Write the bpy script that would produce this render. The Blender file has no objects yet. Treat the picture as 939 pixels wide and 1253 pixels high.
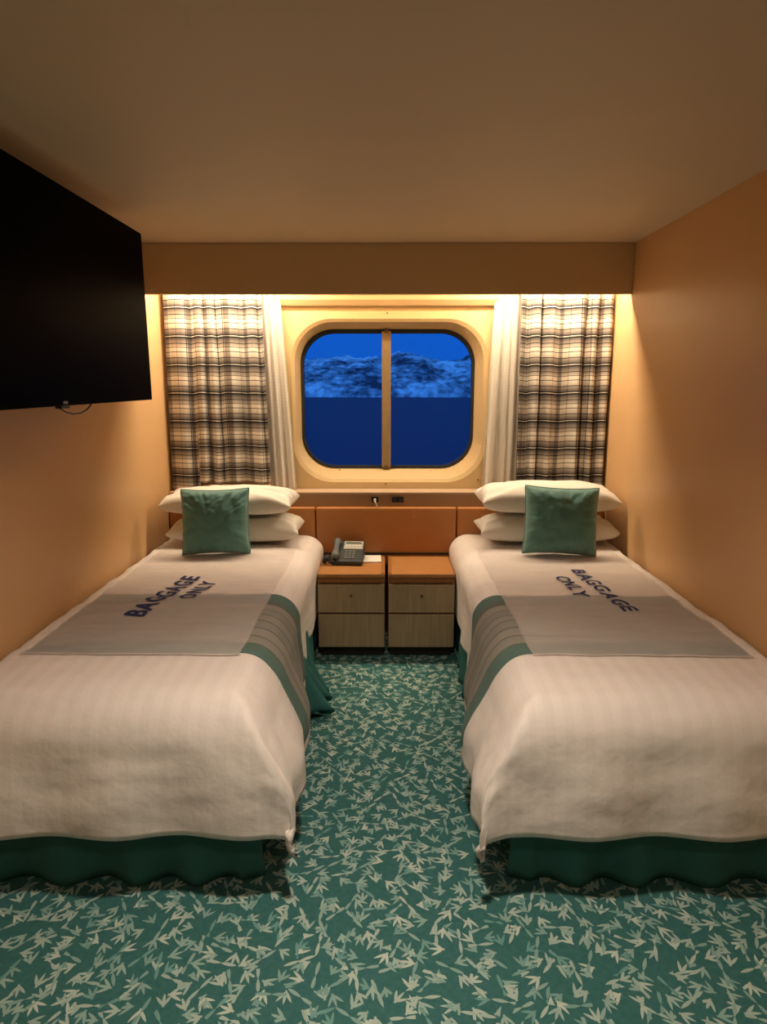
import bpy, bmesh, math, random
from mathutils import Vector, Matrix, noise, Euler
random.seed(4)
S = bpy.context.scene
C = S.collection
PI = math.pi

# ------------------------------------------------------------------ camera
W, H = 939, 1253
FPX = 800.0
PITCH = math.atan(158 / FPX)
YAW = math.atan(3.5 / FPX)
CAMZ = 1.49
cd = bpy.data.cameras.new('camera')
cam = bpy.data.objects.new('camera', cd)
C.objects.link(cam)
cam.location = (0, 0, CAMZ)
cam.rotation_euler = (PI / 2 - PITCH, 0, YAW)
cd.sensor_fit = 'HORIZONTAL'
cd.sensor_width = 36
cd.lens = 36 * FPX / W
cd.clip_start = 0.05
cd.clip_end = 20000
S.camera = cam
RM = Euler((PI / 2 - PITCH, 0, YAW)).to_matrix()

def at(x, y, Y):
    """world point on the plane at distance Y that the photograph shows at (x, y)"""
    d = RM @ Vector(((x - W / 2) / FPX, -(y - H / 2) / FPX, -1))
    return Vector((0, 0, CAMZ)) + d * (Y / d.y)

# ------------------------------------------------------------------ helpers
def obj(name, bm, m=None, parent=None, smooth=False, bevel=0, seg=2):
    me = bpy.data.meshes.new(name)
    bmesh.ops.recalc_face_normals(bm, faces=bm.faces[:])
    if smooth:
        for f in bm.faces: f.smooth = True
    bm.to_mesh(me); bm.free()
    o = bpy.data.objects.new(name, me)
    C.objects.link(o)
    if m is not None: me.materials.append(m)
    if parent is not None: o.parent = parent
    if bevel:
        b = o.modifiers.new('bevel', 'BEVEL'); b.width = bevel; b.segments = seg
        b.limit_method = 'ANGLE'; b.angle_limit = 0.6
    return o

def tag(o, label, cat, group=None):
    o['label'] = label; o['category'] = cat
    if group: o['group'] = group
    return o

def thing(name, label, cat, loc=(0, 0, 0), rotz=0, group=None):
    o = bpy.data.objects.new(name, None); C.objects.link(o)
    o.location = loc; o.rotation_euler = (0, 0, rotz)
    o.empty_display_size = 0.05
    return tag(o, label, cat, group)

def struct(name, bm, m, parent=None, **k):
    o = obj(name, bm, m, parent, **k)
    if parent is None: o['kind'] = 'structure'
    return o

def box(bm, x0, x1, y0, y1, z0, z1):
    v = [bm.verts.new((x, y, z)) for x in (x0, x1) for y in (y0, y1) for z in (z0, z1)]
    for f in ((0, 1, 3, 2), (4, 6, 7, 5), (0, 4, 5, 1), (2, 3, 7, 6), (0, 2, 6, 4), (1, 5, 7, 3)):
        bm.faces.new([v[i] for i in f])
    return v

def bx(*a):
    bm = bmesh.new(); box(bm, *a); return bm

def tube(bm, pts, r, n=10, cap=True):
    pts = [Vector(p) for p in pts]
    rings = []
    up = Vector((0.13, 0.21, 0.97)).normalized()
    for i, p in enumerate(pts):
        t = (pts[min(i + 1, len(pts) - 1)] - pts[max(i - 1, 0)]).normalized()
        a = t.cross(up)
        if a.length < 1e-3: a = t.cross(Vector((1, 0, 0)))
        a.normalize(); b = t.cross(a)
        rr = r[i] if isinstance(r, (list, tuple)) else r
        rings.append([bm.verts.new(p + a * math.cos(2 * PI * k / n) * rr + b * math.sin(2 * PI * k / n) * rr) for k in range(n)])
    for i in range(len(rings) - 1):
        for k in range(n):
            bm.faces.new((rings[i][k], rings[i][(k + 1) % n], rings[i + 1][(k + 1) % n], rings[i + 1][k]))
    if cap:
        bm.faces.new(rings[0]); bm.faces.new(rings[-1])
    return bm

def lathe(bm, prof, c=(0, 0, 0), n=24, axis='Z'):
    rings = []
    for r, h in prof:
        ring = []
        for k in range(n):
            a = 2 * PI * k / n
            p = (r * math.cos(a), r * math.sin(a), h)
            if axis == 'Y': p = (p[0], p[2], p[1])
            if axis == 'X': p = (p[2], p[0], p[1])
            ring.append(bm.verts.new(Vector(p) + Vector(c)))
        rings.append(ring)
    for i in range(len(rings) - 1):
        for k in range(n):
            bm.faces.new((rings[i][k], rings[i][(k + 1) % n], rings[i + 1][(k + 1) % n], rings[i + 1][k]))
    bm.faces.new(rings[0]); bm.faces.new(rings[-1])
    return bm

def fbm(x, y, z=0.0, o=3):
    return noise.fractal(Vector((x, y, z)), 1.0, 2.0, o)

def sst(a, b, x):
    t = max(0, min(1, (x - a) / (b - a))); return t * t * (3 - 2 * t)

# ------------------------------------------------------------------ materials
def mat(name, col, rough=0.6, metal=0, bump=0, bscale=80, var=0, vscale=6, spec=0.4, sheen=0, coat=0):
    m = bpy.data.materials.new(name); m.use_nodes = True
    nt = m.node_tree; n = nt.nodes; b = n['Principled BSDF']
    b.inputs['Base Color'].default_value = (*col, 1)
    b.inputs['Roughness'].default_value = rough
    b.inputs['Metallic'].default_value = metal
    b.inputs['Specular IOR Level'].default_value = spec
    b.inputs['Sheen Weight'].default_value = sheen
    b.inputs['Coat Weight'].default_value = coat
    tc = n.new('ShaderNodeTexCoord')
    if var:
        t = n.new('ShaderNodeTexNoise'); t.inputs['Scale'].default_value = vscale; t.inputs['Detail'].default_value = 4
        nt.links.new(tc.outputs['Object'], t.inputs['Vector'])
        r = n.new('ShaderNodeMix'); r.data_type = 'RGBA'
        r.inputs['A'].default_value = tuple(c * (1 - var) for c in col) + (1,)
        r.inputs['B'].default_value = tuple(min(1, c * (1 + var)) for c in col) + (1,)
        nt.links.new(t.outputs['Fac'], r.inputs['Factor'])
        nt.links.new(r.outputs['Result'], b.inputs['Base Color'])
    if bump:
        t = n.new('ShaderNodeTexNoise'); t.inputs['Scale'].default_value = bscale; t.inputs['Detail'].default_value = 5
        nt.links.new(tc.outputs['Object'], t.inputs['Vector'])
        bp = n.new('ShaderNodeBump'); bp.inputs['Strength'].default_value = bump; bp.inputs['Distance'].default_value = 0.01
        nt.links.new(t.outputs['Fac'], bp.inputs['Height'])
        nt.links.new(bp.outputs['Normal'], b.inputs['Normal'])
    return m

class NB:
    """tiny node-graph builder"""
    def __init__(s, m): s.nt = m.node_tree; s.n = s.nt.nodes; s.b = s.n.get('Principled BSDF')
    def put(s, sock, v):
        if hasattr(v, 'is_linked') or hasattr(v, 'node'): s.nt.links.new(v, sock)
        else: sock.default_value = v
    def math(s, op, a, b=0.0, c=None):
        k = s.n.new('ShaderNodeMath'); k.operation = op
        s.put(k.inputs[0], a); s.put(k.inputs[1], b)
        if c is not None: s.put(k.inputs[2], c)
        return k.outputs[0]
    def mix(s, f, a, b):
        k = s.n.new('ShaderNodeMix'); k.data_type = 'RGBA'
        s.put(k.inputs['Factor'], f); s.put(k.inputs['A'], a); s.put(k.inputs['B'], b)
        return k.outputs['Result']
    def ramp(s, f, stops, interp='LINEAR'):
        k = s.n.new('ShaderNodeValToRGB'); k.color_ramp.interpolation = interp
        e = k.color_ramp.elements
        while len(e) < len(stops): e.new(0.5)
        for i, (p, c) in enumerate(stops): e[i].position = p; e[i].color = (*c, 1)
        s.put(k.inputs[0], f); return k.outputs['Color']
    def xyz(s, kind='Object'):
        tc = s.n.new('ShaderNodeTexCoord'); sp = s.n.new('ShaderNodeSeparateXYZ')
        s.nt.links.new(tc.outputs[kind], sp.inputs[0]); return tc.outputs[kind], sp.outputs
    def noise(s, vec, scale, detail=4):
        k = s.n.new('ShaderNodeTexNoise'); k.inputs['Scale'].default_value = scale; k.inputs['Detail'].default_value = detail
        s.nt.links.new(vec, k.inputs['Vector']); return k.outputs['Fac']
    def mapping(s, vec, scale=(1, 1, 1), rot=(0, 0, 0), loc=(0, 0, 0)):
        k = s.n.new('ShaderNodeMapping')
        k.inputs['Scale'].default_value = scale; k.inputs['Rotation'].default_value = rot; k.inputs['Location'].default_value = loc
        s.nt.links.new(vec, k.inputs['Vector']); return k.outputs[0]
    def bump(s, h, strength, dist=0.005):
        k = s.n.new('ShaderNodeBump'); k.inputs['Strength'].default_value = strength; k.inputs['Distance'].default_value = dist
        s.put(k.inputs['Height'], h); s.nt.links.new(k.outputs[0], s.b.inputs['Normal'])

WALLC = (0.66, 0.405, 0.195)
M_wall = mat('wall_laminate', WALLC, 0.42, bump=0.04, bscale=60, var=0.05, vscale=3, spec=0.35)
M_ceil = mat('ceiling_panel', (0.62, 0.50, 0.36), 0.6, bump=0.03, bscale=120)
M_plate = mat('window_surround', (0.68, 0.50, 0.26), 0.38, var=0.03, vscale=4)
M_soffit = mat('soffit', (0.62, 0.45, 0.25), 0.5)
M_gasket = mat('gasket', (0.02, 0.022, 0.025), 0.5)
M_bronze = mat('bronze_metal', (0.42, 0.29, 0.14), 0.4, metal=0.5, var=0.15, vscale=30)
M_steel = mat('ledge_metal', (0.48, 0.32, 0.19), 0.38, metal=0.35, var=0.08, vscale=8)
M_ledge = mat('ledge_top', (0.58, 0.42, 0.28), 0.35)
M_pale = mat('pale_wood', (0.62, 0.42, 0.27), 0.5, var=0.08, vscale=20)
M_black = mat('black_plastic', (0.006, 0.006, 0.006), 0.35)
M_screen = mat('screen_glass', (0.0008, 0.0008, 0.0009), 0.4, spec=0.008)
M_bezel = mat('bezel', (0.001, 0.001, 0.001), 0.6, spec=0.02)
M_white = mat('white_plastic', (0.75, 0.72, 0.66), 0.4)
M_paper = mat('paper', (0.85, 0.82, 0.74), 0.7)
M_grey = mat('phone_grey', (0.13, 0.15, 0.145), 0.35)
M_key = mat('phone_key', (0.15, 0.16, 0.15), 0.45)
M_dgrey = mat('phone_dark', (0.03, 0.036, 0.038), 0.45)
M_lgrey = mat('phone_silver', (0.42, 0.42, 0.38), 0.4)
M_lcd = mat('lcd', (0.16, 0.17, 0.13), 0.2)
M_knob = mat('knob', (0.16, 0.09, 0.045), 0.35, metal=0.5)
M_dark = mat('plinth_dark', (0.02, 0.016, 0.012), 0.6)
M_matt = mat('mattress_cloth', (0.6, 0.55, 0.48), 0.8)
M_ink = mat('navy_ink', (0.010, 0.022, 0.10), 0.75)
M_screw = mat('screw', (0.25, 0.16, 0.07), 0.35, metal=0.7)
M_duct = mat('lamp_housing', (0.6, 0.56, 0.48), 0.4)

def leather():
    m = mat('tan_leather', (0.40, 0.158, 0.045), 0.42, spec=0.4)
    g = NB(m); v, s = g.xyz()
    n1 = g.noise(v, 3.0); n2 = g.noise(v, 260.0, 2)
    g.nt.links.new(g.mix(n1, (0.40, 0.158, 0.042, 1), (0.52, 0.22, 0.068, 1)), g.b.inputs['Base Color'])
    g.bump(n2, 0.12, 0.003)
    return m
M_leather = leather()

def wood(name, a, b, axis_scale, rough=0.4):
    m = mat(name, a, rough)
    g = NB(m); v, s = g.xyz()
    w = g.mapping(v, axis_scale)
    n1 = g.noise(w, 4.0, 6)
    r = g.ramp(n1, [(0.3, a), (0.7, b)])
    g.nt.links.new(r, g.b.inputs['Base Color'])
    return m
M_top = wood('orange_wood_top', (0.42, 0.18, 0.055), (0.50, 0.235, 0.08), (3, 20, 3))
M_side = wood('wood_side', (0.30, 0.125, 0.04), (0.36, 0.16, 0.055), (18, 18, 2))
M_front = wood('drawer_laminate', (0.36, 0.25, 0.145), (0.45, 0.33, 0.205), (24, 10, 1.2), 0.5)

def sheet():
    m = mat('white_sheet', (0.78, 0.72, 0.66), 0.75, sheen=0.1, spec=0.25)
    g = NB(m); v, s = g.xyz()
    uv, us = g.xyz('UV')
    st = g.math('GREATER_THAN', g.math('FRACT', g.math('MULTIPLY', us[0], 1 / 0.055)), 0.5)
    g.nt.links.new(g.mix(st, (0.81, 0.74, 0.70, 1), (0.785, 0.71, 0.668, 1)), g.b.inputs['Base Color'])
    rr = g.math('MULTIPLY_ADD', st, 0.2, 0.55); g.nt.links.new(rr, g.b.inputs['Roughness'])
    n1 = g.noise(v, 7.0, 4); g.bump(n1, 0.7, 0.014)
    return m
M_sheet = sheet()
M_pillow = mat('pillow_cotton', (0.80, 0.75, 0.67), 0.75, bump=0.35, bscale=9, sheen=0.1, spec=0.25)
M_teal = mat('teal_velvet', (0.095, 0.235, 0.21), 0.6, bump=0.12, bscale=25, var=0.14, vscale=7, sheen=0.35, spec=0.3)
M_skirt = mat('teal_skirt', (0.04, 0.15, 0.14), 0.75, bump=0.15, bscale=60, var=0.15, vscale=14, spec=0.2)

def runner_mat(y0, y1):
    m = mat('runner_weave', (0.2, 0.2, 0.17), 0.75, spec=0.2, sheen=0.05)
    g = NB(m); v, s = g.xyz(); y = s[1]
    t = g.math('DIVIDE', g.math('SUBTRACT', y, y0), y1 - y0)
    t = g.math('ADD', t, g.math('MULTIPLY', g.math('SUBTRACT', g.noise(v, 4.0, 2), 0.5), 0.012))
    teal = (0.05, 0.145, 0.13); gr = (0.29, 0.275, 0.235); dk = (0.085, 0.095, 0.09); gr2 = (0.24, 0.245, 0.215)
    stops = [(0.0, teal), (0.145, (0.065, 0.15, 0.125)), (0.15, dk), (0.165, gr)]
    for k in range(1, 7):
        p = 0.165 + k * 0.105
        stops += [(p - 0.014, gr2 if k % 2 else gr), (p - 0.012, dk), (p - 0.004, dk), (p - 0.002, gr if k % 2 else gr2)]
    stops = stops[:27] + [(0.865, (0.06, 0.14, 0.115)), (0.87, teal)]
    # ramp allows 32 stops
    r = g.ramp(t, stops)
    n1 = g.noise(g.mapping(v, (40, 300, 40)), 3.0, 3)
    r2 = g.mix(g.math('MULTIPLY', n1, 0.35), r, (0.30, 0.28, 0.23, 1))
    g.nt.links.new(r2, g.b.inputs['Base Color'])
    g.bump(g.noise(v, 240.0, 2), 0.15, 0.003)
    return m

def mat_cloth():
    """thin grey-white cotton that lets the runner below show through a little"""
    m = mat('thin_cotton', (0.66, 0.60, 0.575), 0.8, spec=0.2)
    g = NB(m); v, s = g.xyz()
    n2 = g.noise(g.mapping(v, (1.0, 9.0, 1.0)), 3.2, 3)
    g.nt.links.new(g.mix(n2, (0.74, 0.66, 0.635, 1), (0.84, 0.76, 0.73, 1)), g.b.inputs['Base Color'])
    g.bump(g.noise(g.mapping(v, (1.2, 7.0, 1.0)), 4.0, 4), 0.55, 0.012)
    g.b.inputs['Alpha'].default_value = 0.42
    return m
M_mat = mat_cloth()
M_hem = mat('cotton_hem', (0.55, 0.49, 0.46), 0.8)

def plaid():
    m = mat('plaid_curtain', (0.6, 0.5, 0.4), 0.75, spec=0.2)
    g = NB(m); v, s = g.xyz('UV')
    # u = length across the cloth (m), v = height (m)
    cream = (0.72, 0.655, 0.56); sand = (0.54, 0.47, 0.395); dk = (0.012, 0.011, 0.014); gr = (0.10, 0.09, 0.085); mid = (0.34, 0.29, 0.25)
    t = g.math('FRACT', g.math('DIVIDE', s[1], 0.158))
    stops = [(0, dk), (0.05, dk), (0.055, cream), (0.08, cream), (0.085, dk), (0.115, dk), (0.12, gr), (0.26, mid), (0.30, mid), (0.305, dk), (0.325, dk), (0.33, sand),
             (0.50, cream), (0.505, dk), (0.525, dk), (0.53, cream), (0.66, cream), (0.665, dk), (0.68, dk), (0.685, sand), (0.80, mid), (0.805, dk), (0.825, dk), (0.83, mid), (0.985, gr), (1.0, gr)]
    r = g.ramp(t, stops)
    t2 = g.math('FRACT', g.math('DIVIDE', s[0], 0.19))
    r2 = g.ramp(t2, [(0, (0.1, 0.09, 0.1)), (0.03, (0.1, 0.09, 0.1)), (0.035, (1, 1, 1)), (0.055, (1, 1, 1)), (0.06, (0.2, 0.18, 0.18)), (0.075, (0.2, 0.18, 0.18)), (0.08, (0.34, 0.33, 0.34)), (0.26, (0.42, 0.41, 0.42)), (0.27, (1, 1, 1)), (0.62, (1, 1, 1)), (0.63, (0.3, 0.28, 0.28)), (0.645, (0.3, 0.28, 0.28)), (0.65, (1, 1, 1))])  # vertical plaid bands; the wide one is darkened to paint in fold shadows
    k = g.n.new('ShaderNodeMix'); k.data_type = 'RGBA'; k.blend_type = 'MULTIPLY'; k.inputs['Factor'].default_value = 0.86
    g.nt.links.new(r, k.inputs['A']); g.nt.links.new(r2, k.inputs['B'])
    g.nt.links.new(k.outputs['Result'], g.b.inputs['Base Color'])
    return m
M_plaid = plaid()

def sheer():
    m = bpy.data.materials.new('sheer_curtain'); m.use_nodes = True
    g = NB(m); v, s = g.xyz('UV')
    st = g.math('GREATER_THAN', g.math('FRACT', g.math('MULTIPLY', s[0], 1 / 0.022)), 0.55)
    cx = g.math('GREATER_THAN', g.math('FRACT', g.math('MULTIPLY', s[1], 1 / 0.018)), 0.6)
    f = g.math('MULTIPLY_ADD', cx, 0.25, g.math('MULTIPLY', st, 0.6))
    col = g.mix(f, (0.95, 0.91, 0.84, 1), (0.84, 0.78, 0.70, 1))
    d = g.n.new('ShaderNodeBsdfDiffuse'); t = g.n.new('ShaderNodeBsdfTranslucent'); tr = g.n.new('ShaderNodeBsdfTransparent')
    g.nt.links.new(col, d.inputs[0]); g.nt.links.new(col, t.inputs[0])
    m1 = g.n.new('ShaderNodeMixShader'); m1.inputs[0].default_value = 0.3
    g.nt.links.new(d.outputs[0], m1.inputs[1]); g.nt.links.new(t.outputs[0], m1.inputs[2])
    m2 = g.n.new('ShaderNodeMixShader'); m2.inputs[0].default_value = 0.10
    g.nt.links.new(m1.outputs[0], m2.inputs[1]); g.nt.links.new(tr.outputs[0], m2.inputs[2])
    g.nt.links.new(m2.outputs[0], g.n['Material Output'].inputs[0])
    g.n.remove(g.b)
    return m
M_sheer = sheer()

def glass():
    m = bpy.data.materials.new('window_glass'); m.use_nodes = True
    nt = m.node_tree; n = nt.nodes; n.remove(n['Principled BSDF'])
    a = n.new('ShaderNodeBsdfTransparent'); b = n.new('ShaderNodeBsdfGlossy'); b.inputs['Roughness'].default_value = 0.02
    f = n.new('ShaderNodeFresnel'); f.inputs['IOR'].default_value = 1.45
    x = n.new('ShaderNodeMixShader')
    nt.links.new(f.outputs[0], x.inputs[0]); nt.links.new(a.outputs[0], x.inputs[1]); nt.links.new(b.outputs[0], x.inputs[2])
    nt.links.new(x.outputs[0], n['Material Output'].inputs[0])
    return m
M_glass = glass()

def emit(name, col, st):
    m = bpy.data.materials.new(name); m.use_nodes = True
    b = m.node_tree.nodes['Principled BSDF']
    b.inputs['Emission Color'].default_value = (*col, 1); b.inputs['Emission Strength'].default_value = st
    b.inputs['Base Color'].default_value = (0.8, 0.8, 0.8, 1)
    return m
WARM = (1.0, 0.81, 0.57)
M_tube = emit('lamp_glow', WARM, 3.0)

def carpet():
    m = mat('leaf_carpet', (0.05, 0.16, 0.14), 0.9, spec=0.1)
    g = NB(m); v, s = g.xyz()
    base = g.mix(g.noise(v, 60, 3), (0.026, 0.105, 0.105, 1), (0.06, 0.17, 0.165, 1))
    def layer(scale, ln, wd, loc, vee):
        w = g.mapping(v, (1, 1, 0), (0, 0, 0.3), loc)
        vo = g.n.new('ShaderNodeTexVoronoi'); vo.voronoi_dimensions = '2D'; vo.inputs['Scale'].default_value = scale; vo.inputs['Randomness'].default_value = 0.9
        g.nt.links.new(w, vo.inputs['Vector'])
        sub = g.n.new('ShaderNodeVectorMath'); sub.operation = 'SUBTRACT'
        g.nt.links.new(w, sub.inputs[0]); g.nt.links.new(vo.outputs['Position'], sub.inputs[1])
        sc = g.n.new('ShaderNodeSeparateColor'); g.nt.links.new(vo.outputs['Color'], sc.inputs[0])
        res = None
        for off in ((0.0, 3.14) if not vee else (-0.62, 0.0, 0.62)):
            ang = g.math('ADD', g.math('MULTIPLY', sc.outputs[0], 6.283), off)
            rot = g.n.new('ShaderNodeVectorRotate'); rot.rotation_type = 'Z_AXIS'
            g.nt.links.new(sub.outputs[0], rot.inputs['Vector']); g.nt.links.new(ang, rot.inputs['Angle'])
            sp = g.n.new('ShaderNodeSeparateXYZ'); g.nt.links.new(rot.outputs[0], sp.inputs[0])
            px = g.math('DIVIDE', g.math('SUBTRACT', sp.outputs[0], ln * (0.7 if vee else 0.95)), ln)
            py = g.math('DIVIDE', sp.outputs[1], wd)
            q = g.math('ADD', g.math('MULTIPLY', px, px), g.math('ABSOLUTE', py))
            k = g.math('LESS_THAN', q, 1.0)
            res = k if res is None else g.math('MAXIMUM', res, k)
        return res, sc.outputs[1]
    col = base
    for (scale, ln, wd, loc, vee, tone) in ((15.5, 0.0225, 0.0040, (0, 0, 0), True, 0), (17, 0.0205, 0.0038, (3.3, 1.7, 0), True, 1), (15, 0.023, 0.0048, (7.1, 4.2, 0), False, 1)):
        k, rnd = layer(scale, ln, wd, loc, vee)
        c = g.mix(rnd, (0.13, 0.29, 0.27, 1), (0.38, 0.47, 0.42, 1)) if tone else g.mix(rnd, (0.22, 0.37, 0.33, 1), (0.48, 0.55, 0.48, 1))
        col = g.mix(k, col, c)
    g.nt.links.new(col, g.b.inputs['Base Color'])
    g.bump(g.noise(v, 500, 2), 0.3, 0.004)
    return m
M_carpet = carpet()

def snow_rock():
    m = mat('snowy_rock', (0.5, 0.5, 0.5), 0.9, spec=0.0)
    g = NB(m); v, s = g.xyz()
    w = g.mapping(v, (0.013, 0.008, 0.03))
    n1 = g.noise(w, 1.0, 8)
    n2 = g.noise(g.mapping(v, (0.09, 0.05, 0.04), (0, 0.6, 0)), 1.0, 6)
    k = g.math('ADD', g.math('MULTIPLY', n1, 0.6), g.math('MULTIPLY', n2, 0.4))
    r = g.ramp(k, [(0.40, (0.05, 0.07, 0.10)), (0.49, (0.32, 0.36, 0.41)), (0.60, (0.86, 0.88, 0.92))])
    g.nt.links.new(r, g.b.inputs['Base Color'])
    return m
M_mount = snow_rock()

def sea_mat():
    m = mat('sea_water', (0.012, 0.03, 0.075), 0.6, spec=0.12)
    g = NB(m); v, s = g.xyz()
    n1 = g.noise(g.mapping(v, (0.02, 0.12, 1)), 1.0, 6)
    g.nt.links.new(g.mix(n1, (0.003, 0.022, 0.06, 1), (0.010, 0.045, 0.095, 1)), g.b.inputs['Base Color'])
    return m
M_sea = sea_mat()

# ------------------------------------------------------------------ room shell
WX = 1.285
YB = 3.95           # window wall
YF = -1.3           # wall behind the camera
ZC = 2.20
PL, PR = at(343, 480, 3.93).x, at(607, 480, 3.93).x
PB, PT = at(474, 598, 3.93).z, 1.925

struct('floor', bx(-WX - 0.1, WX + 0.1, YF - 0.1, YB + 0.1, -0.1, 0), M_carpet)
struct('ceiling', bx(-WX - 0.1, WX + 0.1, YF - 0.1, YB + 0.3, ZC, ZC + 0.1), M_ceil)
struct('wall_left', bx(-WX - 0.1, -WX, YF, YB, 0, ZC), M_wall)
struct('wall_right', bx(WX, WX + 0.1, YF, YB, 0, ZC), M_wall)
struct('wall_front', bx(-WX - 0.1, WX + 0.1, YF - 0.1, YF, 0, ZC), M_side)
bm = bmesh.new()
box(bm, -WX - 0.1, PL, YB, YB + 0.25, 0, ZC); box(bm, PR, WX + 0.1, YB, YB + 0.25, 0, ZC)
box(bm, PL, PR, YB, YB + 0.25, 0, PB); box(bm, PL, PR, YB, YB + 0.25, PT, ZC)
struct('wall_back', bm, M_wall)

# pelmet board that hides the lamp over the curtains, and the soffit over the window
struct('trim_1', bx(-WX, WX, 3.575, 3.60, 1.945, ZC), M_soffit, bevel=0.004)
sx0, sx1 = at(336, 370, 3.88).x, at(613, 370, 3.88).x
bm = bmesh.new()
prof = [(3.95, 1.915), (3.90, 1.925), (3.88, 1.955), (3.88, ZC), (3.95, ZC)]
a = [bm.verts.new((sx0, y, z)) for y, z in prof]; b = [bm.verts.new((sx1, y, z)) for y, z in prof]
bm.faces.new(a); bm.faces.new(b[::-1])
for i in range(5): bm.faces.new((a[i], a[(i + 1) % 5], b[(i + 1) % 5], b[i]))
struct('trim_2', bm, M_soffit)

# ------------------------------------------------------------------ window
def rrect(x0, x1, z0, z1, r, n=12):
    p = []
    for cx, cz, a0 in ((x1 - r, z1 - r, 0), (x0 + r, z1 - r, 90), (x0 + r, z0 + r, 180), (x1 - r, z0 + r, 270)):
        for k in range(n + 1):
            a = math.radians(a0 + 90 * k / n)
            p.append((cx + r * math.cos(a), cz + r * math.sin(a)))
    return p

def loops(bm, lst, closed=False):
    rings = [[bm.verts.new((x, Y, z)) for x, z in pts] for pts, Y in lst]
    n = len(rings[0])
    for i in range(len(rings) - (0 if closed else 1)):
        A, B = rings[i], rings[(i + 1) % len(rings)]
        for k in range(n): bm.faces.new((A[k], A[(k + 1) % n], B[(k + 1) % n], B[k]))
    return rings

def prect(x0, x1, y0, y1, Y):
    return at(x0, (y0 + y1) / 2, Y).x, at(x1, (y0 + y1) / 2, Y).x, at(474, y1, Y).z, at(474, y0, Y).z

win = bpy.data.objects.new('window_1', None); C.objects.link(win); win.location = (0, YB, PB); win['kind'] = 'structure'
def wpart(name, bm, m, parent=win, **k):
    bmesh.ops.translate(bm, verts=bm.verts[:], vec=-(win.location if parent is win else Vector((0, 0, 0))))
    return obj(name, bm, m, parent, **k)
R1 = prect(358, 596, 390, 590, 3.93)
R2 = prect(362, 591, 394, 586, 3.945)
R3 = prect(369, 580, 403, 573, 4.06)
R4 = prect(373, 576.5, 408, 569, 4.07)
bm = bmesh.new()
loops(bm, [(rrect(PL, PR, PB, PT, 0.004), 3.965), (rrect(PL, PR, PB, PT, 0.012), 3.93), (rrect(*R1, 0.235), 3.93), (rrect(*R2, 0.228), 3.942),
           (rrect(*R3, 0.20), 4.06), (rrect(*R3, 0.20), 4.10)])
wpart('surround', bm, M_plate, smooth=False)
bm = bmesh.new()
i3 = (R3[0] + 0.001, R3[1] - 0.001, R3[2] + 0.001, R3[3] - 0.001)
loops(bm, [(rrect(*i3, 0.199), 4.055), (rrect(*R4, 0.19), 4.06), (rrect(*R4, 0.19), 4.095), (rrect(*i3, 0.199), 4.095)], closed=True)
wpart('gasket', bm, M_gasket)
bm = bmesh.new()
r5 = rrect(R4[0] - 0.004, R4[1] + 0.004, R4[2] - 0.004, R4[3] + 0.004, 0.19)
rg = loops(bm, [(r5, 4.076), (r5, 4.086)]); bm.faces.new(rg[0]); bm.faces.new(rg[1])
wpart('glass_pane', bm, M_glass)
# two-sided metal window mullion
mx0, mx1 = at(467.5, 490, 4.055).x, at(478.5, 490, 4.055).x
mu = wpart('mullion', bx(mx0, mx1, 4.035, 4.072, R4[2] - 0.012, R4[3] + 0.012), M_bronze, bevel=0.004)
for z in (R4[2] - 0.006, R4[3] + 0.012):
    bm = bmesh.new(); lathe(bm, [(0.011, 4.028), (0.013, 4.030), (0.013, 4.036)], (0, 0, 0), 12, 'Y')
    bmesh.ops.translate(bm, verts=bm.verts[:], vec=((mx0 + mx1) / 2, 0, z))
    wpart('bolt', bm, M_screw)
for px, py in ((416, 575), (527, 576), (472, 592), (585, 587), (474, 383)):
    p = at(px, py, 3.93)
    if py in (575, 576): p = at(px, py, 4.04)
    bm = bmesh.new(); lathe(bm, [(0.004, -0.004), (0.005, -0.002), (0.005, 0.003)], p, 10, 'Y')
    wpart('screw', bm, M_screw)

# ------------------------------------------------------------------ ledge under the window
LT = at(474, 602, 3.80).z       # top of the ledge
HT = at(474, 621, 3.765).z      # top of the headboard panels
led = thing('window_ledge', 'long brown metal-faced ledge running along the wall under the window', 'ledge', (0, 3.87, HT))
obj('front_panel', bx(-WX + 0.004, WX - 0.004, -0.066, -0.05, -0.02, LT - HT - 0.012), M_steel, led, bevel=0.002)
obj('shelf_top', bx(-WX + 0.004, WX - 0.004, -0.074, 0.056, LT - HT - 0.012, LT - HT), M_ledge, led, bevel=0.003)
obj('support', bx(-WX + 0.02, WX - 0.02, -0.05, 0.05, -0.3, LT - HT - 0.012), M_dark, led)

def socket(px, w, label):
    p = at(px, 611.5, 3.80)
    t = thing('power_socket', label, 'socket', (p.x, 3.80, p.z))
    obj('face_plate', bx(-w, w, -0.0055, 0.004, -0.0155, 0.0155), M_black, t, bevel=0.002)
    n = 2 if w > 0.03 else 1
    for k in range(n):
        bm = bmesh.new(); lathe(bm, [(0.011, -0.004), (0.012, -0.0062), (0.009, -0.0062), (0.008, -0.0058)], ((k - (n - 1) / 2) * 0.032, 0, 0), 16, 'Y')
        obj('outlet', bm, M_dgrey, t)
    return p
p1 = socket(459, 0.020, 'small square black socket with a white plug in it, under the window')
socket(487, 0.034, 'wide black double socket on the ledge face right of the window centre')
socket(596, 0.020, 'small black socket on the ledge face beside the right bed pillows')
t = thing('charging_plug', 'white plug with a short drooping cord in the ledge socket', 'plug', (p1.x, 3.79, p1.z))
obj('plug_body', bx(-0.007, 0.007, -0.022, 0.002, -0.009, 0.009), M_white, t, bevel=0.003)
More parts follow.
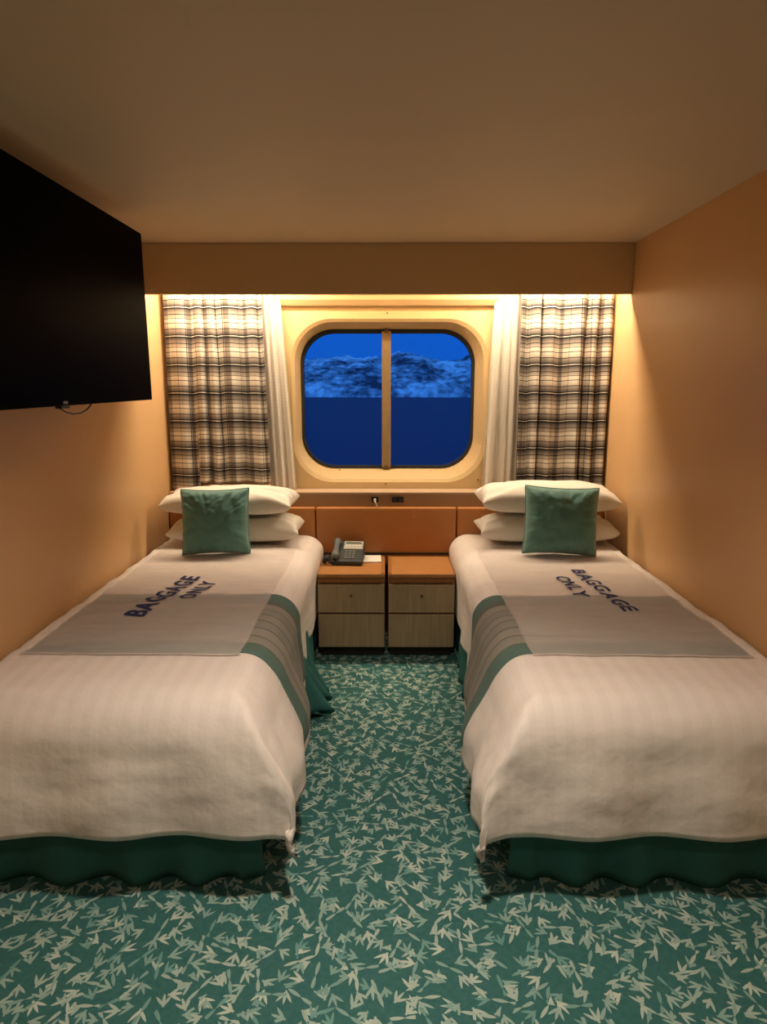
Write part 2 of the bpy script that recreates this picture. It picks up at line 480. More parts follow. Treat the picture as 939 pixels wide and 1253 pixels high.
bm = bmesh.new(); tube(bm, [(0, -0.02, 0), (0.003, -0.034, -0.004), (0.008, -0.038, -0.018), (0.014, -0.036, -0.032), (0.022, -0.032, -0.043), (0.026, -0.028, -0.046)], 0.0028)
obj('cord', bm, M_white, t, smooth=True)

q0, q1 = at(251, 592, 3.815), at(331, 592, 3.815)
t = thing('wooden_block', 'low pale wooden block on the ledge under the left plaid curtain', 'block', ((q0.x + q1.x) / 2, 3.815, LT))
hw = (q1.x - q0.x) / 2
obj('body', bx(-hw, hw, -0.014, 0.012, 0, 0.030), M_pale, t, bevel=0.002)
obj('lid', bx(-hw - 0.003, hw + 0.003, -0.017, 0.014, 0.030, 0.040), M_pale, t, bevel=0.003)

# headboard panels (padded tan leather)
def pad(x0, x1, z0, z1, y0, y1, r=0.014):
    bm = bx(x0, x1, y0, y1, z0, z1)
    bmesh.ops.bevel(bm, geom=bm.edges[:], offset=r, segments=4, profile=0.6, affect='EDGES')
    return bm
hc0, hc1 = at(386.5, 640, 3.765).x, at(559, 640, 3.765).x
for x0, x1, lab in ((-WX + 0.006, hc0 - 0.002, 'tan leather headboard panel behind the left bed pillows'),
                    (hc0 + 0.002, hc1 - 0.002, 'wide tan leather wall panel above the two bedside cabinets'),
                    (hc1 + 0.002, WX - 0.006, 'tan leather headboard panel behind the right bed pillows')):
    c = (x0 + x1) / 2
    z0 = 0.42
    t = thing('headboard_panel', lab, 'headboard', (c, 3.79, z0))
    obj('padding', pad(x0 - c, x1 - c, 0, HT - z0, -0.025, 0.009), M_leather, t, smooth=True)
    obj('shade_backing', bx(x0 - c, x1 - c, -0.01, 0.009, -z0, 0.001), M_dark, t)  # backing coloured dark so the gap between the cabinets looks shaded
    if hc0 < c < hc1:
        obj('gap_shade_strip', bx(x0 - c + 0.01, x1 - c - 0.01, -0.031, -0.026, 0.068, 0.082), M_dark, t)  # dark strip added as the shade in the gap above the cabinets

# ------------------------------------------------------------------ bedside cabinets
YC0, YC1, ZT = 3.39, 3.757, 0.48
def cabinet(x0, x1, lab, lefty):
    c = (x0 + x1) / 2; w = (x1 - x0) / 2
    t = thing('bedside_cabinet', lab, 'cabinet', (c, YC0, 0), group=None)
    bm = bmesh.new()
    box(bm, -w, -w + 0.016, 0.012, YC1 - YC0, 0.055, ZT - 0.03); box(bm, w - 0.016, w, 0.012, YC1 - YC0, 0.055, ZT - 0.03)
    box(bm, -w + 0.016, w - 0.016, 0.3, YC1 - YC0, 0.055, ZT - 0.03)
    box(bm, -w + 0.016, w - 0.016, 0.014, 0.3, 0.055, 0.07); box(bm, -w + 0.016, w - 0.016, 0.02, 0.3, 0.246, 0.258)
    obj('body', bm, M_side, t)
    obj('top', bx(-w, w, 0.0, YC1 - YC0, ZT - 0.022, ZT), M_top, t, bevel=0.004)
    s = w - 0.020 if lefty else -w + 0.004
    obj('edge_strip', bx(s, s + 0.014, 0.004, YC1 - YC0 - 0.01, ZT, ZT + 0.004), M_side, t, bevel=0.001)
    obj('rail', bx(-w, w, 0.016, 0.03, 0.424, ZT - 0.022), M_side, t)
    for z0, z1, kn in ((0.262, 0.421, True), (0.064, 0.252, False)):
        d = obj('drawer', bx(-w + 0.003, w - 0.003, -0.006, 0.012, z0, z1), M_front, t, bevel=0.003)
        if kn:
            bm = bmesh.new(); lathe(bm, [(0.004, -0.006), (0.004, -0.014), (0.007, -0.015), (0.0075, -0.018), (0.005, -0.020)], ((0 if lefty else 0), 0, 0.362), 16, 'Y')
            obj('knob', bm, M_knob, d, smooth=True)
    obj('plinth', bx(-w + 0.01, w - 0.01, 0.035, YC1 - YC0, 0, 0.055), M_dark, t)
cabinet(at(388, 703, YC0).x, at(471.2, 703, YC0).x, 'left bedside cabinet with two drawers, carrying the telephone', True)
cabinet(at(475.2, 703, YC0).x, at(557.5, 703, YC0).x, 'right bedside cabinet with two drawers and an empty top', False)

# ------------------------------------------------------------------ telephone, notepad
p0 = at(423, 686, 3.56); 
ph = thing('telephone', 'grey desk telephone on the left bedside cabinet', 'telephone', (p0.x + 0.012, 3.635, ZT + 0.0015), rotz=-0.06)
def wedge(x0, x1, y0, y1, za, zb, z0=0):
    bm = bmesh.new()
    v = [bm.verts.new(p) for p in ((x0, y0, z0), (x1, y0, z0), (x1, y1, z0), (x0, y1, z0), (x0, y0, za), (x1, y0, za), (x1, y1, zb), (x0, y1, zb))]
    for f in ((3, 2, 1, 0), (4, 5, 6, 7), (0, 1, 5, 4), (1, 2, 6, 5), (2, 3, 7, 6), (3, 0, 4, 7)): bm.faces.new([v[i] for i in f])
    return bm
def slope(y): return 0.026 + (y + 0.09) / 0.17 * 0.078
obj('base', wedge(-0.088, 0.088, -0.09, 0.08, 0.026, 0.104), M_dgrey, ph, bevel=0.008)
TA = math.atan(0.078 / 0.17)
def on_slope(x0, x1, y0, y1, h, m, name, parent, bevel=0.001):
    bm = bmesh.new()
    v = []
    for dz in (-0.001, h):
        for x, y in ((x0, y0), (x1, y0), (x1, y1), (x0, y1)):
            v.append(bm.verts.new((x - 0, y - dz * math.sin(TA), slope(y) + dz * math.cos(TA))))
    for f in ((3, 2, 1, 0), (4, 5, 6, 7), (0, 1, 5, 4), (1, 2, 6, 5), (2, 3, 7, 6), (3, 0, 4, 7)): bm.faces.new([v[i] for i in f])
    return obj(name, bm, m, parent, bevel=bevel)
dp = on_slope(-0.028, 0.082, 0.006, 0.072, 0.004, M_lgrey, 'display_panel', ph)
on_slope(-0.018, 0.072, 0.048, 0.064, 0.0055, M_lcd, 'display', dp, 0)
for k in range(5):
    on_slope(-0.018 + k * 0.0185, -0.004 + k * 0.0185, 0.03, 0.038, 0.0065, M_white, 'button', dp, 0)
for k in range(5):
    on_slope(-0.018 + k * 0.0185, -0.004 + k * 0.0185, 0.014, 0.022, 0.0065, M_white, 'button', dp, 0)
for r in range(4):
    for c in range(3):
        on_slope(-0.016 + c * 0.021, -0.001 + c * 0.021, -0.017 - r * 0.017, -0.006 - r * 0.017, 0.0045, M_key, 'key', ph, 0)
# handset lying along the left side
bm = bmesh.new()
hp = []
for k in range(15):
    s = k / 14; y = -0.082 + 0.150 * s
    hp.append((-0.066, y, slope(y) + 0.010 + 0.012 * math.sin(PI * s)))
rad = [0.014, 0.021, 0.023, 0.022, 0.018, 0.0155, 0.015, 0.015, 0.015, 0.0155, 0.018, 0.022, 0.023, 0.021, 0.014]
tube(bm, hp, rad, 14)
obj('handset', bm, M_grey, ph, smooth=True)
bm = bmesh.new(); cp = []
for k in range(160):
    s = k / 159; a = s * 2 * PI * 22
    base = Vector((-0.078 - 0.045 * math.sin(PI * s * 0.9) - 0.004, -0.095 + 0.10 * s - 0.03 * math.sin(PI * s), 0.016 + 0.02 * abs(math.sin(2 * PI * s))))
    cp.append(base + Vector((0.010 * math.cos(a), 0.002 * math.sin(a), 0.010 * math.sin(a) )))
tube(bm, cp, 0.003, 6)
obj('coiled_cord', bm, M_dgrey, ph, smooth=True)

p0 = at(456, 677, 3.68)
t = thing('notepad', 'small white notepad on the cabinet top beside the telephone', 'notepad', (p0.x - 0.002, 3.69, ZT), rotz=0.03)
obj('pages', bx(-0.052, 0.052, -0.085, 0.05, 0.0, 0.010), M_paper, t, bevel=0.001)
obj('binding', bx(-0.0525, 0.0525, 0.046, 0.0515, 0.0, 0.0105), M_white, t)

# ------------------------------------------------------------------ beds
BT = 0.61          # top of the bedding
YH, YFT = 3.755, 1.80   # head end, start of the foot roll-over
XE = 0.475         # where the top starts to round over on the aisle side
RR = 0.105

def bend(d, r=RR):
    """cloth distance past the edge -> (outward, drop)"""
    if d <= 0: return d, 0.0
    if d < r * PI / 2:
        a = d / r; return r * math.sin(a), r * (1 - math.cos(a))
    return r, r + d - r * PI / 2

def wrinkle(x, y, seed):
    n = fbm(x * 2.2 + seed, y * 4.5, seed) * 0.010 + fbm(x * 5 + seed, y * 14.0, 7.3 + seed) * 0.0035
    return n

def cloth_point(a, b, sgn, seed, lift=0.0):
    """a: distance from the wall across the bed, b: distance from the head; bed mirrored by sgn"""
    wtop = WX - 0.012 - XE
    ox, da = bend(a - wtop)
    ltop = YH - YFT
    oy, db = bend(b - ltop, 0.13)
    xa = WX - 0.012 - wtop - ox          # |x|
    y = YH - ltop - oy
    drop = (da ** 4 + db ** 4) ** 0.25 if (da > 0 or db > 0) else 0
    z = BT - drop
    # flare of the hanging side towards the foot
    fl = 0.115 * sst(2.9, 1.95, y) * sst(0.03, 0.30, da)
    nb_ = sst(3.36, 3.1, y)
    wv = nb_ * 0.012 * math.sin(y * 19 + seed * 3 + 0.6 * math.sin(y * 7)) * sst(0.08, 0.38, da)
    xa -= fl + wv - 0.014 * sst(0.06, .25, da)
    fy = 0.03 * sst(0.05, 0.35, db) + 0.012 * math.sin(xa * 17 + seed) * sst(0.08, 0.3, db)
    y -= fy
    n = wrinkle(a, y if b < ltop else y - (b - ltop), seed)
    # slight sag to wall side
    z -= 0.028 * sst(0.03, 0.0, a)
    k = 1 - sst(0.0, 0.1, max(da, db))
    z += n * k
    xa -= nb_ * n * 0.8 * sst(0.05, 0.15, da)
    y -= n * 0.8 * sst(0.05, 0.15, db) * (1 if db > da else 0)
    if lift:
        ta = min(1, max(0, (a - wtop) / (RR * PI / 2))) * PI / 2
        tb = min(1, max(0, (b - ltop) / (0.13 * PI / 2))) * PI / 2
        z += lift * math.cos(ta) * math.cos(tb); xa -= lift * math.sin(ta); y -= lift * math.sin(tb)
    return Vector((sgn * xa, y, z))

def cloth(a0, a1, b0, b1, na, nb, sgn, seed, lift, skew=None):
    bm = bmesh.new(); uvl = bm.loops.layers.uv.new('UVMap')
    g = []; uv = {}
    for i in range(na + 1):
        row = []
        for j in range(nb + 1):
            a = a0 + (a1 - a0) * i / na; b = b0 + (b1 - b0) * j / nb
            if skew: a, b = skew(a, b)
            v = bm.verts.new(cloth_point(a, b, sgn, seed, lift)); uv[v] = (a, b); row.append(v)
        g.append(row)
    for i in range(na):
        for j in range(nb):
            f = bm.faces.new((g[i][j], g[i + 1][j], g[i + 1][j + 1], g[i][j + 1]))
            for l in f.loops: l[uvl].uv = uv[l.vert]
    return bm

WT = WX - 0.012 - XE
RUN0, RUN1 = YH - 2.64, YH - 2.03      # runner along b
M_run = runner_mat(2.03, 2.64)

def make_bed(sgn, side, near):
    seed = 1.0 if sgn < 0 else 4.2
    t = thing('bed', '%s single bed frame with teal skirt, under its white duvet beside the %s wall' % (side, side), 'bed', (sgn * 0.85, 2.75, 0))
    L = t.location
    def p(name, bm, m, **k):
        bmesh.ops.translate(bm, verts=bm.verts[:], vec=-Vector(L)); return obj(name, bm, m, t, **k)
    def bxs(x0, x1, *r): return bx(*sorted((sgn * x0, sgn * x1)), *r)
    p('base', bxs(0.425, WX - 0.03, 1.76, 3.75, 0.08, 0.32), M_dark, bevel=0.01)
    bm = bxs(0.425, WX - 0.04, 1.76, 3.75, 0.325, 0.565)
    bmesh.ops.bevel(bm, geom=bm.edges[:], offset=0.035, segments=3, affect='EDGES')
    p('mattress', bm, M_matt, smooth=True)
    for x in (0.47, WX - 0.09):
        for y in (1.84, 3.66):
            bm = bmesh.new(); lathe(bm, [(0.02, 0), (0.024, 0.01), (0.024, 0.085)], (sgn * x, y, 0), 14)
            p('leg', bm, M_dark)
    # skirt: hangs round the aisle side and the foot
    bm = bmesh.new(); g = []
    path = [(0.405, 3.74 - 1.94 * k / 150) for k in range(151)]
    path += [(0.405 + 0.02 * (1 - math.cos(k / 8 * PI / 2)) , 1.80 - 0.05 * math.sin(k / 8 * PI / 2)) for k in range(1, 9)]
    path += [(0.425 + 0.83 * k / 60, 1.75) for k in range(1, 61)]
    for i, (x, y) in enumerate(path):
        row = []
        for j in range(13):
            s = j / 12; z = 0.36 * (1 - s) + 0.004 * s
            d = s * (0.022 * math.sin(i * 0.42 + 0.7 * math.sin(i * 0.11)) + 0.02)
            if y > 3.2: d *= 1 - 0.8 * sst(3.2, 3.36, y)
            if i <= 158:
                cr = math.exp(-((y - 2.80) / 0.17) ** 2) if sgn < 0 else 0
                d += cr * (s ** 1.6) * (0.10 + 0.06 * math.sin((y - 2.6) * 62))
                z = z + cr * s * 0.06 * (0.5 + 0.5 * math.sin((y - 2.6) * 62 + 1.2))
                row.append(bm.verts.new((sgn * (x - d), y, z)))
            else:
                row.append(bm.verts.new((sgn * x, y - d, z)))
        g.append(row)
    for i in range(len(g) - 1):
        for j in range(12): bm.faces.new((g[i][j], g[i + 1][j], g[i + 1][j + 1], g[i][j + 1]))
    o = p('bed_skirt', bm, M_skirt, smooth=True); o['label'] = 'teal fabric bed skirt'
    sd = o.modifiers.new('thick', 'SOLIDIFY'); sd.thickness = 0.004

    # duvet
    drop = RR * PI / 2 + 0.28
    bm = cloth(0.0, WT + drop, 0.0, YH - YFT + 0.13 * PI / 2 + 0.26, 90, 150, sgn, seed, 0)
    d = obj('duvet', bm, M_sheet, None, smooth=True)
    tag(d, 'white satin-striped duvet covering the %s bed' % side, 'duvet')
    sd = d.modifiers.new('thick', 'SOLIDIFY'); sd.thickness = 0.016; sd.offset = -1 if sgn < 0 else -1
    # runner across the bed
    def sk(a, b):
        k = sst(WT - 0.05, WT + 0.42, a)
        return a, b
    bm = cloth(0.075, WT + RR * PI / 2 + 0.23, RUN0, RUN1, 90, 46, sgn, seed, 0.003, sk)
    r = obj('bed_runner', bm, M_run, None, smooth=True)
    tag(r, 'teal and grey striped bed runner hanging over the aisle side of the %s bed' % side, 'bed runner')
    sd = r.modifiers.new('thick', 'SOLIDIFY'); sd.thickness = 0.003
    # thin cotton mat
    tm = thing('baggage_mat', 'thin greyish baggage mat spread over the %s bed, lettered in navy' % side, 'mat', (sgn * 0.85, 2.75, BT))
    L2 = Vector(tm.location)
    bm = cloth(0.07, WT - 0.006, 0.36, RUN1 + 0.022, 80, 110, sgn, seed, 0.0065)
    bmesh.ops.translate(bm, verts=bm.verts[:], vec=-L2)
    o = obj('cloth', bm, M_mat, tm, smooth=True)
    # hem strip along the foot edge
    bm = cloth(0.07, WT - 0.006, RUN1 + 0.016, RUN1 + 0.022, 80, 1, sgn, seed, 0.0072)
    bmesh.ops.translate(bm, verts=bm.verts[:], vec=-L2)
    o = obj('hem', bm, M_hem, tm, smooth=True)
    # lettering
    cu = bpy.data.curves.new('lettering', 'FONT'); cu.size = 0.1; cu.offset = 0.0034 if sgn < 0 else 0.0030
    cu.space_character = 1.12 if sgn < 0 else 1.2; cu.resolution_u = 4
    for txt, start, end, cap in near:
        bm = bmesh.new()
        cu.body = txt
        to = bpy.data.objects.new('lettering', cu); C.objects.link(to)
        bpy.context.view_layer.update()
        me = bpy.data.meshes.new_from_object(to.evaluated_get(bpy.context.evaluated_depsgraph_get()))
        bpy.data.objects.remove(to)
        xs = [v.co.x for v in me.vertices]; ys = [v.co.y for v in me.vertices]
        x0, x1, y1 = min(xs), max(xs), max(ys)
        s = Vector(start); e = Vector(end); ax = (e - s); ln = ax.length; ax.normalize()
        up = Vector((-ax.y, ax.x))
        tmp = bmesh.new(); tmp.from_mesh(me)
        for _ in range(3):
            ed = [q for q in tmp.edges if q.calc_length() > 0.012]
            if ed: bmesh.ops.subdivide_edges(tmp, edges=ed, cuts=1); bmesh.ops.triangulate(tmp, faces=tmp.faces[:])
        for v in tmp.verts:
            q = s + ax * ((v.co.x - x0) / (x1 - x0) * ln) + up * (v.co.y / y1 * cap)
            aa = WX - 0.012 - abs(q.x); bb = YH - q.y
            w = cloth_point(aa, bb, sgn, seed, 0.0088)
            v.co = w - L2
        m2 = bpy.data.meshes.new('tmp'); tmp.to_mesh(m2); tmp.free(); bm.from_mesh(m2)
        o = obj('lettering', bm, M_ink, tm); o['label'] = 'navy word ' + txt
    return seed

sL = make_bed(-1, 'left', [('BAGGAGE', (-0.935, 2.375), (-0.85, 2.87), 0.080), ('ONLY', (-0.800, 2.56), (-0.755, 2.81), 0.068)])
sR = make_bed(1, 'right', [('BAGGAGE', (0.875, 2.99), (0.925, 2.42), 0.062), ('ONLY', (0.775, 2.90), (0.790, 2.60), 0.062)])

# ------------------------------------------------------------------ pillows and cushions
def pillow_bm(w, d, h, seed, ear=0.06, n=36, flat=0.5, wr=0.010):
    """lying pillow, centre at origin, bottom at z=0"""
    bm = bmesh.new(); top = {}; bot = {}
    for i in range(n + 1):
        for j in range(n + 1):
            u = -1 + 2 * i / n; v = -1 + 2 * j / n
            x = u * w / 2 * (1 - ear * (1 - v * v) * abs(u) ** 3); y = v * d / 2 * (1 - ear * 1.3 * (1 - u * u) * abs(v) ** 3)
            prof = ((1 - abs(u) ** 3.2) * (1 - abs(v) ** 2.8)) ** 0.42
            m = max(abs(u), abs(v))
            nz = fbm(u * 2.3 + seed, v * 2.3, seed) * wr
            rad = fbm(math.atan2(v, u) * 3.5 + seed, seed, 1) * wr * 1.6 * sst(0.35, 0.9, m)
            zt = h * (0.45 + 0.55 * prof) + (nz + rad) * min(1, prof * 3)
            zb = h * 0.45 * (1 - prof ** 0.8) + max(0, nz) * 0
            top[i, j] = bm.verts.new((x, y, zt + 0.001))
            if i in (0, n) or j in (0, n): bot[i, j] = top[i, j]
            else: bot[i, j] = bm.verts.new((x, y, min(zb, zt - 0.002)))
    for i in range(n):
        for j in range(n):
            bm.faces.new((top[i, j], top[i + 1, j], top[i + 1, j + 1], top[i, j + 1]))
            q = (bot[i, j], bot[i, j + 1], bot[i + 1, j + 1], bot[i + 1, j])
            if len(set(q)) == 4 and q[0] is not top[i, j] or any(x not in (top[i, j], top[i + 1, j], top[i + 1, j + 1], top[i, j + 1]) for x in q): bm.faces.new(q)
    return bm

def pillow(x, y, z, w, d, h, seed, lab, rz=0, tiltx=0, tilty=0):
    o = obj('pillow', pillow_bm(w, d, h, seed), M_pillow, None, smooth=True)
    o.location = (x, y, z); o.rotation_euler = (tiltx, tilty, rz)
    s = o.modifiers.new('sub', 'SUBSURF'); s.levels = 1; s.render_levels = 1
    tag(o, lab, 'pillow')
    return o
pillow(-0.835, 3.588, BT + 0.018, 0.735, 0.335, 0.138, 1.3, 'white pillow at the bottom of the stack on left bed', 0.02)
pillow(-0.865, 3.592, BT + 0.170, 0.735, 0.335, 0.140, 5.1, 'white pillow on top of the stack on left bed', -0.02, 0.02, 0.0)
pillow(0.883, 3.588, BT + 0.018, 0.765, 0.335, 0.148, 8.6, 'white pillow at the bottom of the stack on right bed', -0.01)
pillow(0.885, 3.590, BT + 0.181, 0.765, 0.335, 0.160, 11.9, 'white pillow on top of the stack on right bed', 0.01, 0.02, 0.0)

def cushion(x, y, z, w, h, th, seed, lab, lean, rz=0, roll=0):
    t = thing('cushion', lab, 'cushion', (x, y, z), rz)
    bm = pillow_bm(w, h, th, seed, ear=0.05, n=64, wr=0.008)
    R = Matrix.Rotation(roll, 4, 'Y') @ Matrix.Rotation(PI / 2 - lean, 4, 'X')
    bmesh.ops.translate(bm, verts=bm.verts[:], vec=(0, h / 2, -th / 2))
    bmesh.ops.transform(bm, matrix=R, verts=bm.verts[:])
    o = obj('cover', bm, M_teal, t, smooth=True)
    # piped seam round the edge
    pts = []; n = 32; ear = 0.05
    def ep(u, v):
        xx = u * w / 2 * (1 - ear * (1 - v * v) * abs(u) ** 3); yy = v * h / 2 * (1 - ear * 1.3 * (1 - u * u) * abs(v) ** 3)
        return R @ Vector((xx, yy + h / 2, th * 0.45 - th / 2 + 0.001))
    for k in range(n): pts.append(ep(-1 + 2 * k / n, -1))
    for k in range(n): pts.append(ep(1, -1 + 2 * k / n))
    for k in range(n): pts.append(ep(1 - 2 * k / n, 1))
    for k in range(n + 1): pts.append(ep(-1, 1 - 2 * k / n))
    bm = bmesh.new(); tube(bm, pts, 0.0035, 8)
    obj('piping', bm, M_teal, t, smooth=True)
cushion(-0.880, 3.275, BT + 0.009, 0.350, 0.340, 0.15, 2.2, 'dark teal square cushion leaning on the pillows of the left bed', 0.17, 0.05, -0.015)
cushion(0.888, 3.255, BT + 0.014, 0.375, 0.350, 0.15, 6.4, 'teal square cushion leaning on the pillows of the right bed', 0.19, -0.06, 0.035)

# ------------------------------------------------------------------ curtains
def curtain(name, m, tx, bx_, Y, ztop, zbot, nf, amp, seed, lab, cat, flip=None, full=1.7, step=False):
    y_t, y_b = 363, 596
    X = lambda px, py: at(px, py, Y).x
    n = 220; nz = 60
    bm = bmesh.new(); uvl = bm.loops.layers.uv.new('UVMap'); uv = {}; g = []
    zt_ref, zb_ref = at(474, y_t, Y).z, at(474, y_b, Y).z
    x0t, x1t, x0b, x1b = X(tx[0], y_t), X(tx[1], y_t), X(bx_[0], y_b), X(bx_[1], y_b)
    wid = abs(x1t - x0t)
    for i in range(n + 1):
        s = i / n; row = []
        for j in range(nz + 1):
            t = j / nz; z = ztop + (zbot - ztop) * t
            k = (z - zt_ref) / (zb_ref - zt_ref)
            xl = x0t + (x0b - x0t) * k; xr = x1t + (x1b - x1t) * k
            ws = s + 0.05 * math.sin(2 * PI * s * 1.7 + seed) + 0.012 * fbm(s * 4 + seed, t * 1.5, seed)
            ph = 2 * PI * nf * ws + 0.5 * fbm(s * 3, t * 2.0, seed + 3)
            am = amp * (0.55 + 0.45 * t) * (0.75 + 0.5 * fbm(s * 5 + seed, 0, 9))
            y = Y + am * math.sin(ph + 0.6 * math.sin(ph)) + 0.25 * am * math.sin(2 * ph + 1.1)
            x = xl + (xr - xl) * s + 0.010 * math.cos(ph) * min(1, 4 * s * (1 - s) * 2)
            zz = z + 0.004 * math.sin(ph * 0.5 + seed) * t
            if step and s > 0.30: zz = zz + 0.045 * max(0, (t - 0.7) / 0.3)
            if flip and t > 0.9: zz += flip * ((t - 0.9) / 0.1) * max(0, s - 0.55) / 0.45
            v = bm.verts.new((x, y, zz)); uv[v] = (s * wid * full, z + 0.0022 * math.sin(ph)); row.append(v)
        g.append(row)
    for i in range(n):
        for j in range(nz):
            f = bm.faces.new((g[i][j], g[i + 1][j], g[i + 1][j + 1], g[i][j + 1]))
            for l in f.loops: l[uvl].uv = uv[l.vert]
    o = obj(name, bm, m, None, smooth=True)
    sd = o.modifiers.new('thick', 'SOLIDIFY'); sd.thickness = 0.0015
    return tag(o, lab, cat)
ZTOP = 2.06
curtain('plaid_curtain', M_plaid, (198.5, 320), (211, 332), 3.822, ZTOP, LT + 0.008, 5.6, 0.030, 1.7, 'gathered plaid curtain in cream and black on the left of the window', 'curtain', step=True)
curtain('plaid_curtain', M_plaid, (638, 758), (630, 743), 3.822, ZTOP, LT + 0.008, 5.0, 0.036, 4.4, 'gathered plaid curtain in cream and black on the right of the window', 'curtain')
curtain('sheer_curtain', M_sheer, (314, 343), (329, 363), 3.888, ZTOP, LT + 0.006, 3.2, 0.016, 2.7, 'narrow white sheer curtain hanging beside the left plaid curtain', 'sheer curtain', full=2.2)
curtain('sheer_curtain', M_sheer, (606, 642), (590, 634), 3.888, ZTOP, LT + 0.006, 3.6, 0.016, 6.1, 'narrow white sheer curtain hanging beside the right plaid curtain', 'sheer curtain', flip=0.035, full=2.2)
for x0, x1, side in ((-WX + 0.02, -0.45, 'left'), (0.45, WX - 0.02, 'right')):
    bm = bmesh.new(); tube(bm, [(x0, 3.852, ZTOP + 0.012), (x1, 3.852, ZTOP + 0.012)], 0.010, 12)
    c = obj('curtain_rail', bm, M_white, None, smooth=True)
    tag(c, 'white rail behind the pelmet carrying the %s curtains' % side, 'curtain rail')

# ------------------------------------------------------------------ television on the left wall
TX = -1.05
cr = at(186.5, 489, 3.0)
k = TX / cr.x
yf = 3.0 * k; zb = at(186.5, 489, yf).z
tvl, tvh = 1.235, 0.70
tv = thing('television', 'large black flat television on a bracket on the left wall', 'television', (TX, yf - tvl / 2, zb), 0)
def tvp(name, x0, x1, y0, y1, z0, z1, m, b=0.0, par=None): return obj(name, bx(x0, x1, y0, y1, z0, z1), m, par or tv, bevel=b)
tvp('frame', -0.03, 0.0, -tvl / 2, tvl / 2, 0, tvh, M_bezel, 0.003)
tvp('screen', -0.002, 0.0012, -tvl / 2 + 0.008, tvl / 2 - 0.008, 0.016, tvh - 0.008, M_screen)
tvp('rear_housing', -0.06, -0.03, -0.42, 0.42, 0.06, 0.42, M_black, 0.01)
br = tvp('bracket', WX * -1 - TX + 0.002, -0.06, -0.07, 0.07, 0.2, 0.26, M_black, 0.004)
tvp('wall_plate', WX * -1 - TX + 0.001, WX * -1 - TX + 0.02, -0.15, 0.15, 0.12, 0.38, M_black, 0.003, br)
pa, pb, pc = at(70, 494, yf * .82), at(91, 506, yf * .85), at(112, 492, yf * .88)
def on_tv(px, py):
    d = at(px, py, 1.0) - Vector((0, 0, CAMZ)); q = Vector((0, 0, CAMZ)) + d * ((TX - 0.012) / d.x); return q - Vector(tv.location)
lg = on_tv(75, 490).y
tvp('logo', -0.001, 0.003, lg - 0.014, lg + 0.014, 0.006, 0.015, M_lgrey)
tvp('sensor', -0.02, 0.002, lg - 0.03, lg + 0.03, -0.009, 0.001, M_black, 0.003)
pts = [on_tv(69, 487), on_tv(70, 494), on_tv(74, 500), on_tv(81, 504.5), on_tv(90, 506.5), on_tv(99, 505.5), on_tv(106, 501.5), on_tv(111, 496), on_tv(113, 487)]
sm = []
for i in range(len(pts) - 1):
    for s in range(5): sm.append(pts[i].lerp(pts[i + 1], s / 5))
sm.append(pts[-1])
bm = bmesh.new(); tube(bm, sm, 0.0028, 8); obj('cable', bm, M_black, tv, smooth=True)

# ------------------------------------------------------------------ lamps
def area(name, loc, rot, sx, sy, power, col=WARM, spread=180, parent=None, shape='RECTANGLE'):
    l = bpy.data.lights.new(name, 'AREA'); l.shape = shape; l.size = sx
    if shape != 'DISK': l.size_y = sy
    l.energy = power; l.color = col; l.spread = math.radians(spread)
    o = bpy.data.objects.new(name, l); C.objects.link(o)
    o.location = loc; o.rotation_euler = rot
    return o
# strip lamps behind the pelmet
for x0, x1, side, pw, tl in ((-1.24, -0.42, 'over the left plaid curtain', 14, -8), (-0.40, 0.40, 'over the middle of the window', 5, -30), (0.42, 1.24, 'over the right plaid curtain', 14, -8)):
    c = (x0 + x1) / 2; h = (x1 - x0) / 2
    t = thing('ceiling_strip_lamp', 'warm strip lamp behind the pelmet ' + side, 'lamp', (c, 3.69, ZC))
    obj('housing', bx(-h, h, -0.05, 0.05, -0.06, 0), M_duct, t, bevel=0.004)
    bm = bmesh.new(); tube(bm, [(-h + 0.02, 0, -0.076), (h - 0.02, 0, -0.076)], 0.014, 14); obj('tube', bm, M_tube, t, smooth=True)
    area('strip_light', (c, 3.69, ZC - 0.095), (math.radians(tl), 0, 0), 2 * h - 0.05, 0.08, pw)
# round ceiling lamps over the cabin
for x, y, lab, pw in ((0.0, 1.27, 'over the carpet just past the feet of the two beds', 13), (-0.5, 0.0, 'left of the pair near the cabin door', 2.5), (0.5, 0.0, 'right of the pair near the cabin door', 2.5)):
    t = thing('ceiling_light', 'round recessed ceiling lamp ' + lab, 'lamp', (x, y, ZC))
    bm = bmesh.new(); lathe(bm, [(0.10, 0.0), (0.10, -0.008), (0.075, -0.012), (0.072, -0.004)], (0, 0, 0), 32); obj('rim', bm, M_duct, t)
    bm = bmesh.new(); lathe(bm, [(0.07, -0.003), (0.07, -0.009)], (0, 0, 0), 32); obj('diffuser', bm, M_tube, t)
    area('ceiling_glow', (x, y, ZC - 0.02), (math.radians(0), 0, 0), 0.14, 0.14, pw, (1.0, 0.85, 0.67), 120, shape='DISK')

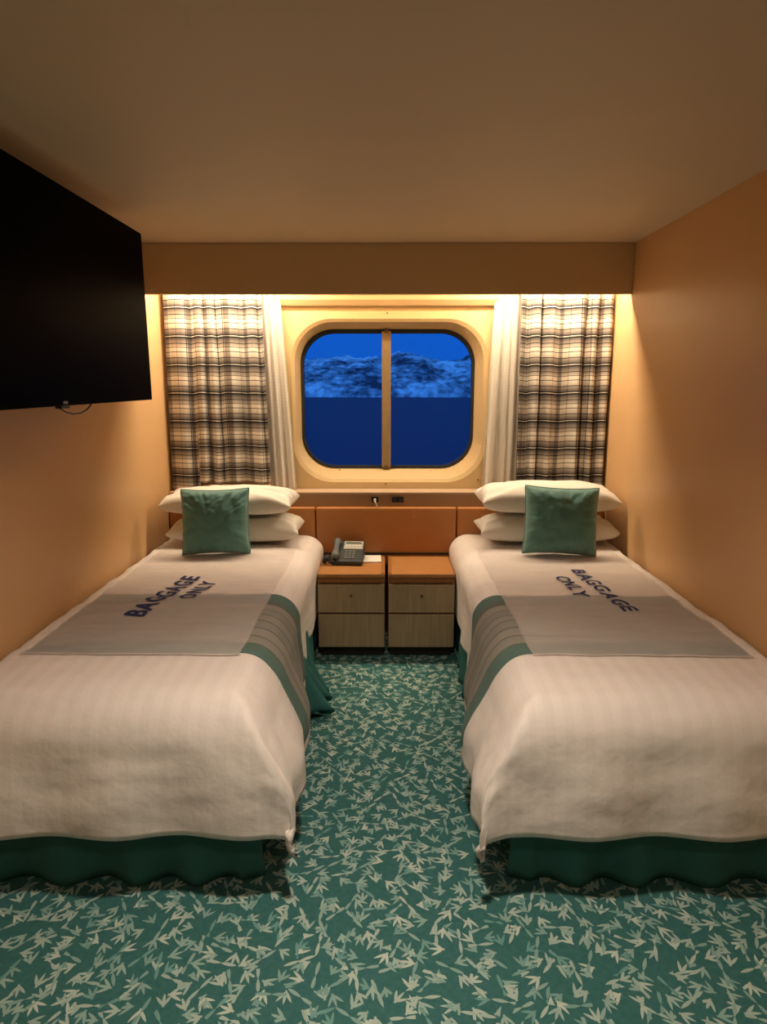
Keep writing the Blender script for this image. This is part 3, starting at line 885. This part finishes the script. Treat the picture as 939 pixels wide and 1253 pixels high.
# ------------------------------------------------------------------ outside: sea, snowy shore, dusk sky
SEA = -20.0
bm = bmesh.new()
vs = [bm.verts.new(p) for p in ((-4000, 8, SEA), (4000, 8, SEA), (4000, 9000, SEA), (-4000, 9000, SEA))]; bm.faces.new(vs)
o = obj('sea', bm, M_sea); o['kind'] = 'structure'
bm = bmesh.new(); g = []
nx, ny = 260, 50
for i in range(nx + 1):
    row = []
    for j in range(ny + 1):
        x = -560 + 1120 * i / nx; d = j / ny
        y = 1000 + 420 * d + 14 * fbm(x * 0.01, 0.3)
        px = x / 1100 * 800 + 473
        ridge = 74 + 10 * math.exp(-((x - 40) / 42) ** 2) - 6 * math.exp(-((x - 0) / 18) ** 2) + 3 * math.exp(-((x + 90) / 45) ** 2)
        z = SEA - 1 + ridge * (d ** 0.62) + (fbm(x * 0.012, y * 0.008, 2.0, 6) * 11 + fbm(x * 0.09, y * 0.03, 5.0, 4) * 2.5) * min(1, d * 2.5)
        row.append(bm.verts.new((x, y, z)))
    g.append(row)
for i in range(nx):
    for j in range(ny): bm.faces.new((g[i][j], g[i + 1][j], g[i + 1][j + 1], g[i][j + 1]))
o = obj('snowy_mountains', bm, M_mount, smooth=True); o['kind'] = 'structure'

w = bpy.data.worlds.new('dusk'); S.world = w; w.use_nodes = True
nt = w.node_tree; n = nt.nodes; bg = n['Background']
tc = n.new('ShaderNodeTexCoord'); sp = n.new('ShaderNodeSeparateXYZ'); nt.links.new(tc.outputs['Generated'], sp.inputs[0])
rp = n.new('ShaderNodeValToRGB'); e = rp.color_ramp.elements
e[0].position = 0.0; e[0].color = (0.003, 0.095, 0.54, 1); e[1].position = 1.0; e[1].color = (0.06, 0.32, 1.0, 1)
x = e.new(0.18); x.color = (0.004, 0.09, 0.54, 1)
nt.links.new(sp.outputs[2], rp.inputs[0]); nt.links.new(rp.outputs[0], bg.inputs[0]); bg.inputs[1].default_value = 1.0

# ------------------------------------------------------------------ view
S.view_settings.view_transform = 'Standard'
S.view_settings.look = 'None'
S.view_settings.gamma = 1.0
S.view_settings.use_curve_mapping = False
S.view_settings.exposure = 0.14
